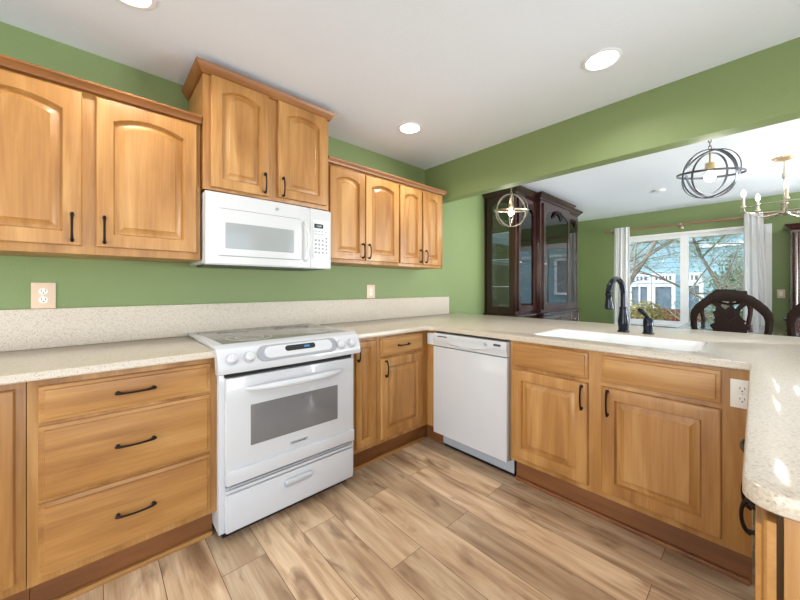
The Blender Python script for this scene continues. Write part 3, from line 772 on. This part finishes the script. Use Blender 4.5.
# lower unit
MB().box(.0, Wc, yw-.02, 0, .08, .85, .004).box(xa-.02, xb+.02, yc-.03, yw, .08, .85, .004).build('base_unit', CHER, cc)
crown([(-.01, .0), (.015, .0), (.015, .06), (.0, .08)], 0, Wc, yw-.02, True, True, 0).build('plinth', CHERH, cc)
m = crown([(.0, .8505), (.03, .855), (.035, .868), (.03, .88), (-.0, .885)], 0, Wc, yw-.02, True, True, 0)
m.loft([[(xa-.02-o_, yw, z), (xa-.02-o_, yc-.03-o_, z), (xb+.02+o_, yc-.03-o_, z), (xb+.02+o_, yw, z)] for o_, z in ((.0, .8505), (.03, .855), (.035, .868), (.03, .8805), (0, .8855))])
m.build('ledge', CHERH, cc)
for (u0, u1, y_) in ((.03, .46, yw-.02), (xa+.01, .955, yc-.03), (.965, xb-.01, yc-.03), (1.46, 1.91, yw-.02)):
    for z0, z1, nm in ((.64, .83, 'drawer'), (.12, .62, 'door')):
        d_ = MB().loft([rect_ring(u0, u1, z0, z1, y_), rect_ring(u0, u1, z0, z1, y_-.012), rect_ring(u0+.01, u1-.01, z0+.01, z1-.01, y_-.018), rect_ring(u0+.03, u1-.03, z0+.03, z1-.03, y_-.018), rect_ring(u0+.036, u1-.036, z0+.036, z1-.036, y_-.013)]).build(nm, CHER, cc)
        MB().lathe([(.008, 0), (.006, -.012), (.012, -.022), (.004, -.028)], ((u0+u1)/2, y_-.013, (z0+z1)/2 if nm == 'drawer' else z1-.1), 'y', 12).build('knob', BRASS, d_)
# upper: posts, back, top
z0u = .886
MB().box(.0, Wc, -.02, 0, z0u, zt).build('back_panel', CHER, cc)
MB().box(.03, Wc-.03, -.026, -.021, z0u+.05, zt-.06).build('mirror_back', MIRR, cc)
MB().box(.0, Wc, yw, -.03, z0u, z0u+.035).box(xa, xb, yc, yw, z0u, z0u+.035).build('deck', CHERH, cc)
MB().box(.0, Wc, yw, -.03, zt-.03, zt).box(xa, xb, yc, yw, zt-.03, zt).build('top_board', CHERH, cc)
q = MB()
for a0, a1, y0, y1 in ((0, .045, yw, yw+.045), (0, .045, -.06, -.03), (Wc-.045, Wc, yw, yw+.045), (Wc-.045, Wc, -.06, -.03), (xa-.012, xa+.045, yc, yw+.03), (xb-.045, xb+.012, yc, yw+.03)):
    q.box(a0, a1, y0, y1, z0u+.035, zt-.03, .004)
q.build('posts', CHER, cc)
def arch_frame(u0, u1, z0, z1, y0, st, rise, side=False):
    """door frame with arched head; returns frame MB and glass MB"""
    n = 14
    def top(t_): return z1-st-rise*(1-abs(math.sin(PI*t_))**.7)
    f_ = MB()
    f_.box(u0, u0+st, y0-.02, y0, z0, z1).box(u1-st, u1, y0-.02, y0, z0, z1).box(u0+st, u1-st, y0-.02, y0, z0, z0+st*1.2)
    ia, ib = u0+st, u1-st; rings = []
    for i in range(n+1):
        t_ = i/n; x = ia+(ib-ia)*t_
        rings.append([(x, y0-.02, top(t_)), (x, y0-.02, z1), (x, y0, z1), (x, y0, top(t_))])
    f_.loft(rings)
    g_ = MB().box(u0+st*.6, u1-st*.6, y0-.012, y0-.008, z0+st*.6, z1-st*.6)
    return f_, g_
for u0, u1, y_ in ((.045, xa-.014, yw+.001), (xa+.046, xb-.046, yc+.001), (xb+.014, Wc-.045, yw+.001)):
    f_, g_ = arch_frame(u0, u1, z0u+.037, zt-.032, y_, .05 if u0 != xa+.046 else .06, .09)
    d_ = f_.build('glass_door', CHER, cc); g_.build('pane', CHPANE, d_)
    # carved crest at the head of the arch
    q = MB(); mid = (u0+u1)/2; zz = zt-.032-.085
    for s in (-1, 1):
        q.tube([(mid+s*.012, y_-.028, zz+.012), (mid+s*.05, y_-.034, zz+.018), (mid+s*.09, y_-.030, zz-.006), (mid+s*.125, y_-.028, zz-.04), (mid+s*.145, y_-.026, zz-.075)], [.012, .016, .013, .012, .006], 8)
        for k in range(4): q.lathe([(.002, -.012), (.009, -.008), (.011, 0), (.004, .006)], (mid+s*(.03+k*.032), y_-.030, zz+.016-.012*k*k*.6), 'y', 8)
    q.lathe([(.002, -.02), (.016, -.012), (.022, 0), (.022, .008)], (mid, y_-.026, zz+.008), 'y', 14)
    q.build('carving', CHAIRW, d_)
    MB().lathe([(.006, 0), (.005, -.01), (.010, -.018), (.003, -.022)], (u0+.02, y_-.02, 1.5), 'y', 10).build('knob', BRASS, d_)
for u_, s in ((0, 0), (Wc, 1)):
    f_, g_ = arch_frame(-(-.06), -(yw+.045)-.0, z0u+.037, zt-.032, 0, .04, .05)
    M = Matrix.Translation((u_+(.001+.02 if s == 0 else -.001), 0, 0)) @ Matrix(((0, 1, 0, 0), (-1, 0, 0, 0), (0, 0, 1, 0), (0, 0, 0, 1)))
    d_ = f_.xf(M).build('side_frame', CHER, cc); g_.xf(M).build('pane', CHPANE, d_)
for z in (1.21, 1.54, 1.86):
    MB().box(.03, Wc-.03, yw+.035, -.03, z, z+.006).build('glass_shelf', SHELFM, cc)
lv_ = [(.0, zt+.0005), (.008, zt+.005), (.008, zt+.018), (.03, zt+.034), (.035, zt+.045), (.055, zt+.062), (.06, zt+.078), (0, zt+.08)]
m = crown(lv_, 0, Wc, yw, True, True, 0)
m.loft([[(xa-.03-o_, yw+.02, z+.0007), (xa-.03-o_, yc-o_, z+.0007), (xb+.03+o_, yc-o_, z+.0007), (xb+.03+o_, yw+.02, z+.0007)] for o_, z in lv_])
m.build('cornice', CHERH, cc)

# ------------------------------------------------------------------ hutch at the right of the window
hu = thing('hutch', 'tall red brown wooden hutch against the far wall at the right edge', 'hutch', (6.585, -2.60, 0), -PI/2)
Wh = 1.2
MB().box(0, Wh, -.44, 0, 0, .85, .004).build('base_unit', CHER, hu)
MB().box(0, .03, -.36, 0, .851, 1.90).box(Wh-.03, Wh, -.36, 0, .851, 1.9).box(.03, Wh-.03, -.36, 0, 1.87, 1.9).box(.03, Wh-.03, -.02, 0, .851, 1.87).build('upper_case', CHER, hu)
MB().lathe([(.024, .851), (.028, .88), (.018, .91), (.024, 1.0), (.026, 1.4), (.022, 1.8), (.028, 1.84), (.024, 1.869)], (.035, -.39, 0)).build('column', CHER, hu)
for a_, b_ in ((.065, .59), (.60, Wh-.01)):
    f_, g_ = arch_frame(a_, b_, .86, 1.865, -.361, .05, .05); d_ = f_.build('glass_door', CHER, hu); g_.build('pane', CHPANE, d_)
crown([(.0, 1.9005), (.01, 1.91), (.02, 1.93), (.05, 1.955), (.055, 1.97), (0, 1.975)], 0, Wh, -.39, True, True, 0).build('cornice', CHERH, hu)

# ------------------------------------------------------------------ curtains and rod
def curtain(y0, y1, y0b, y1b, label, ph):
    x = 6.433; N = 60; rows = 14
    m = MB(); rings = []
    for j in range(rows+1):
        t_ = j/rows; z = 2.195-(2.195-.02)*t_; ya = y0+(y0b-y0)*t_; yb_ = y1+(y1b-y1)*t_
        fr = []; bk = []
        for i in range(N+1):
            s = i/N; yy = ya+(yb_-ya)*s
            dx_ = .014*math.sin(s*2*PI*3.5+ph+.5*math.sin(t_*2))+.009*math.sin(s*2*PI*6+ph*2)
            dx_ *= .55+.9*t_
            fr.append((x+dx_-.002, yy, z)); bk.append((x+dx_+.002, yy, z))
        rings.append(fr+bk[::-1])
    m.loft(rings); o_ = m.build('curtain', LINEN); return tag(o_, label, 'curtain')
curtain(-.69, -.905, -.66, -.92, 'narrow white curtain panel at the left side of the window', .3)
curtain(-2.20, -2.375, -2.19, -2.445, 'white curtain panel at the right side of the window', 1.1)
rd = thing('curtain_rod', 'brown wooden curtain rod on brackets above the dining window', 'curtain rod', (6.47, -1.6, 2.15))
MB().tube([(0, 1.02, 0), (0, -1.2, 0)], .017, 10).build('rod', RODW, rd)
for y in (1.02, -1.2): MB().lathe([(.013, -.02), (.022, 0), (.026, .02), (.012, .045)] if y > 0 else [(.012, -.045), (.026, -.02), (.022, 0), (.013, .02)], (0, y, 0), 'y', 12).build('finial', RODW, rd)
for y in (.94, .06, -1.08): MB().box(.0, .129, y-.008, y+.008, -.01, .005).box(.118, .129, y-.02, y+.02, -.05, .03, .002).lathe([(.019, -.018), (.019, .018)], (0, y, 0), 'y', 14).build('bracket', NICKEL, rd)

# ------------------------------------------------------------------ dining table, chairs, goblet
tb = thing('dining_table', 'glossy dark wood dining table in front of the window', 'table', (4.95, -2.65, 0))
slab_poly(rrect(-.78, .78, -.95, .93, .12), [], .725, .76, .008).build('tabletop', TABLEW, tb)
slab_poly(rrect(-.66, .66, -.83, .81, .04), [], .64, .7245, .003).build('apron', TABLEW, tb)
for sx in (-1, 1):
    for sy in (-1, 1): MB().lathe([(.02, 0), (.03, .03), (.022, .08), (.03, .3), (.045, .55), (.04, .64)], (sx*.6, sy*.76, 0), 'z', 14).build('leg', TABLEW, tb)
SEATM = plain('beige seat fabric', (190, 176, 150), .9, bump=.2)
def make_chair():
    """back in the plane x=0, seat towards +x"""
    t = thing('dining_chair', 'x', 'chair')
    # hoop: outer and inner outlines in (y, z)
    half_o = [(.205, .50), (.212, .62), (.228, .74), (.245, .86), (.250, .94), (.243, 1.0), (.215, 1.05), (.175, 1.095), (.135, 1.132), (.105, 1.148), (.102, 1.176), (.0, 1.180)]
    half_i = [(.165, .50), (.170, .62), (.186, .74), (.202, .86), (.204, .93), (.195, .965), (.170, 1.0), (.135, 1.04), (.098, 1.075), (.075, 1.085), (.04, 1.085), (.0, 1.085)]
    def dep(z): return -.0-.045*((z-.5)/.68)**2
    def smooth(p, n=3):
        out = []
        for i in range(len(p)-1):
            for k in range(n): s = k/n; out.append(((p[i][0]*(1-s)+p[i+1][0]*s), (p[i][1]*(1-s)+p[i+1][1]*s)))
        return out+[p[-1]]
    O_ = smooth(half_o); I_ = smooth(half_i)
    rings = []
    full = [(o, i, 1) for o, i in zip(O_, I_)]+[(o, i, -1) for o, i in list(zip(O_, I_))[::-1][1:]]
    for o_, i_, s in full:
        th = .016; do, di = dep(o_[1]), dep(i_[1])
        my, mz = (o_[0]+i_[0])/2, (o_[1]+i_[1])/2
        rings.append([(do-th*.6, s*o_[0], o_[1]), (dep(mz)-th, s*my, mz), (di-th*.6, s*i_[0], i_[1]), (di+th*.6, s*i_[0], i_[1]), (dep(mz)+th, s*my, mz), (do+th*.6, s*o_[0], o_[1])])
    MB().loft(rings).build('back_frame', CHAIRW, t)
    # pierced vase splat: two mirrored halves joined at waist and foot
    q = MB()
    rows_ = [(.50, .060, 0), (.60, .066, 0), (.70, .078, 0), (.76, .086, 0), (.80, .10, 0), (.845, .105, 0), (.875, .122, 0), (.893, .10, 0), (.908, .088, 0), (.925, .100, .004), (.94, .082, .026), (.964, .066, .040), (.985, .060, .034), (1.003, .062, .028), (1.02, .070, .034), (1.041, .086, .045), (1.06, .108, .058), (1.075, .126, .068), (1.09, .13, .085)]
    for s in (-1, 1):
        R_ = []
        for z, a_, h_ in rows_:
            d_ = dep(z); R_.append([(d_-.007, s*h_, z), (d_-.007, s*a_, z), (d_+.007, s*a_, z), (d_+.007, s*h_, z)])
        q.loft(R_)
    q.tube([(dep(1.04), -.09, 1.085), (dep(1.04), 0, 1.06), (dep(1.04), .09, 1.085)], .011, 6)
    q.build('splat', CHAIRW, t)
    MB().box(-.012, .45, -.22, .22, .40, .445, .008).build('seat_rail', CHAIRW, t)
    MB().box(.014, .44, -.205, .205, .446, .49, .018).build('seat_cushion', SEATM, t)
    for s in (-1, 1):
        MB().tube([(.0, s*.186, .51), (0, s*.186, .3), (-.03, s*.188, .12), (-.07, s*.19, .0)], [.021, .021, .018, .016], 8).build('leg', CHAIRW, t)
        MB().tube([(.42, s*.19, .42), (.45, s*.2, .34), (.435, s*.195, .15), (.46, s*.205, .05), (.47, s*.21, .015), (.47, s*.21, 0)], [.032, .034, .018, .016, .026, .024], 10).build('leg', CHAIRW, t)
    return t
spots = [((3.97, -2.17, 0), 4, 'dark carved-back dining chair standing right behind the peninsula counter'),
         ((3.95, -2.735, 0), -6, 'brown dining chair at the right edge of the photo, beside the carved-back one'),
         ((6.03, -2.04, 0), 178, 'dining chair on the window side of the table, seen through the nearest chair back')]
c0 = make_chair()
for i, (p, a_, lab) in enumerate(spots):
    c = c0 if i == 0 else copy_tree(c0)
    c.location = p; c.rotation_euler = (0, 0, math.radians(a_)); c['label'] = lab; c['group'] = 'chairs around the dining table'
g = MB().lathe([(.035, 0), (.036, .003), (.006, .008), (.005, .075), (.012, .083), (.052, .105), (.066, .122), (.062, .122), (.048, .108), (.004, .09)], (5.28, -2.56, .7602), 'z', 20).build('glass_compote', plain('dark blue glass', (52, 66, 86), .1, vary=.05, coat=.5))
tag(g, 'dark blue stemmed glass dish standing on the dining table', 'glass dish')

# ------------------------------------------------------------------ outside the window
struct('ground', MB().box(6.75, 40, -25, 25, -.5, -.4), GRASS)
hs = thing('neighbor_house', 'pale blue lap-sided house with white trimmed windows beyond the garden', 'house', (13, -1, -.4))
hy = lambda y: y+1
MB().box(0, 6, -12, 10, 0, 6.5).build('wall', SIDING, hs)
MB().loft([[(-.5, -12.4, 6.45), (6.5, -12.4, 6.45), (6.5, -12.4, 6.6), (3, -12.4, 8.6), (-.5, -12.4, 6.6)], [(-.5, 10.4, 6.45), (6.5, 10.4, 6.45), (6.5, 10.4, 6.6), (3, 10.4, 8.6), (-.5, 10.4, 6.6)]]).build('roof', plain('grey shingles', (90, 92, 98), .9), hs)
MB().box(-.05, -.002, -12, -.15, 2.75, 2.85).build('trim_band', WHITEM, hs)
WG = plain('house window glass', (104, 124, 138), .08, vary=.2)
def hwin(y0, y1, z0, z1, mull=0):
    y0, y1 = hy(y0), hy(y1); z0 += .4; z1 += .4; t_ = .09
    f_ = MB().box(-.07, -.002, y0-t_, y0, z0-t_, z1+t_).box(-.07, -.002, y1, y1+t_, z0-t_, z1+t_).box(-.07, -.002, y0, y1, z1, z1+t_).box(-.08, -.002, y0, y1, z0-t_, z0)
    for k in range(mull): yy = y0+(y1-y0)*(k+1)/(mull+1); f_.box(-.06, -.012, yy-.02, yy+.02, z0, z1)
    f_ = f_.build('window', WHITEM, hs); MB().box(-.03, -.003, y0, y1, z0, z1).build('pane', WG, f_)
hwin(.08, .5, 1.42, 1.55, 3); hwin(.08, .5, .60, 1.22, 1)
hwin(-.52, -.12, 1.42, 1.55, 4); hwin(-.52, -.12, .35, 1.22, 0)
hwin(-1.12, -.86, 1.42, 1.55, 2); hwin(-1.15, -.86, .2, 1.25, 0)
hwin(-1.85, -1.30, 2.75, 3.6, 1)
hwin(-3.9, -3.0, 1.0, 2.2, 1); hwin(2.0, 3.0, 1.0, 2.2, 1)
fn = thing('garden_fence', 'red brown board fence in front of the blue house', 'fence', (11.2, -1, -.4))
q = MB()
for k in range(44): q.box(-.01, .01, -4.4+k*.19, -4.4+k*.19+.182, 0, 1.03)
q.build('boards', FENCEM, fn); MB().box(.011, .05, -4.4, 3.96, .2, .28).box(.011, .05, -4.4, 3.96, .8, .88).build('rail', FENCEM, fn)
def tree(loc, label, segs, mat, seed, spread, leaves=None):
    rnd = random.Random(seed); t = thing('garden_tree', label, 'tree', loc)
    m = MB(); tw = MB(); tips = []
    def grow(p, d, L, r, lev):
        pts = [p]; dd = d.copy()
        for i in range(5):
            dd = (dd+Vector((rnd.uniform(-.16, .16), rnd.uniform(-.16, .16), rnd.uniform(-.10, .14)))*spread).normalized(); pts.append(pts[-1]+dd*L/5)
        (m if lev < 2 else tw).tube(pts, [r*(1-.13*i) for i in range(6)], 6 if lev < 2 else 4)
        if lev < 4:
            for k in range(rnd.choice((4, 5) if lev else (6, 7))):
                q_ = pts[rnd.randint(1, 5)]
                ax = Vector((rnd.uniform(-.5, .5), rnd.uniform(-1, 1), rnd.uniform(-.5, 1))).normalized()
                grow(q_, (dd*.5+ax*.8).normalized(), L*rnd.uniform(.5, .75), r*.48, lev+1)
        tips.append(pts[-1]); tips.append(pts[3])
    for p, d, L, r in segs: grow(Vector(p), Vector(d).normalized(), L, r, 0)
    m.build('trunk', mat, t); tw.build('twigs', TWIG, t)
    if leaves:
        cnt, size, lm = leaves; lf = MB()
        for i in range(cnt):
            c_ = rnd.choice(tips)+Vector([rnd.gauss(0, .12) for _ in range(3)])
            leaf(lf, c_, size*rnd.uniform(.6, 1.3), rnd)
        lf.build('foliage', lm, t, smooth=False)
    return t
def leaf(mb, c, s, rnd):
    u = Vector([rnd.gauss(0, 1) for _ in range(3)]).normalized(); v = u.orthogonal().normalized(); n_ = u.cross(v)*.25
    p = [mb.bm.verts.new(c+q_) for q_ in (u*s, v*s*.45+n_*s, -u*s, -v*s*.45+n_*s)]
    mb.bm.faces.new((p[0], p[1], p[2])); mb.bm.faces.new((p[0], p[2], p[3]))
tree((9.0, .25, -.4), 'bare leaning tree with pale twigs outside the left window pane', [((0, 0, 0), (0, -.05, 1), 1.7, .07), ((0, -.45, 1.5), (0, -.42, 1), 2.2, .055), ((0, .3, 1.7), (.1, -.9, .5), 2.4, .03), ((0, .1, 1.3), (-.1, -.8, .75), 2.2, .028)], BARK, 3, 1.0, (1500, .026, LEAFG))
tree((10.0, -1.9, -.4), 'bare thin-branched tree outside the right window pane', [((0, 0, 0), (.1, .1, 1), 1.5, .06), ((0, 0, 1.2), (0, .55, 1), 2.0, .045), ((0, 0, 1.2), (.2, -.4, 1), 1.8, .04), ((0, 0, 1.0), (.0, .9, .8), 2.0, .04)], BARK, 11, 1.2, (1800, .026, LEAFG))
def shrub(loc, rx, ry, rz, cnt, size, mat, label, seed):
    rnd = random.Random(seed); t = thing('garden_shrub', label, 'shrub', loc); lf = MB(); st = MB()
    for i in range(cnt):
        while True:
            v = Vector([rnd.uniform(-1, 1) for _ in range(3)])
            if .45 < v.length < 1: break
        v *= 1+.12*math.sin(9*v.x+7*v.y)
        leaf(lf, Vector((v.x*rx, v.y*ry, rz+v.z*rz)), size*rnd.uniform(.7, 1.3), rnd)
    lf.build('foliage', mat, t, smooth=False)
    for k in range(9):
        a_ = rnd.uniform(0, 2*PI); st.tube([(0, 0, 0), (rx*.3*math.cos(a_), ry*.3*math.sin(a_), rz), (rx*.7*math.cos(a_), ry*.7*math.sin(a_), rz*1.6)], [.02, .014, .006], 5)
    st.build('stems', BARK, t)
shrub((10.2, -.32, -.4), .55, .60, .63, 2600, .045, LEAFY, 'yellow green shrub low outside the left window pane', 5)
shrub((10.6, -2.05, -.4), .5, .55, 1.13, 2600, .045, LEAFG, 'tall green shrub outside the right window pane', 6)
bpy.context.view_layer.update()
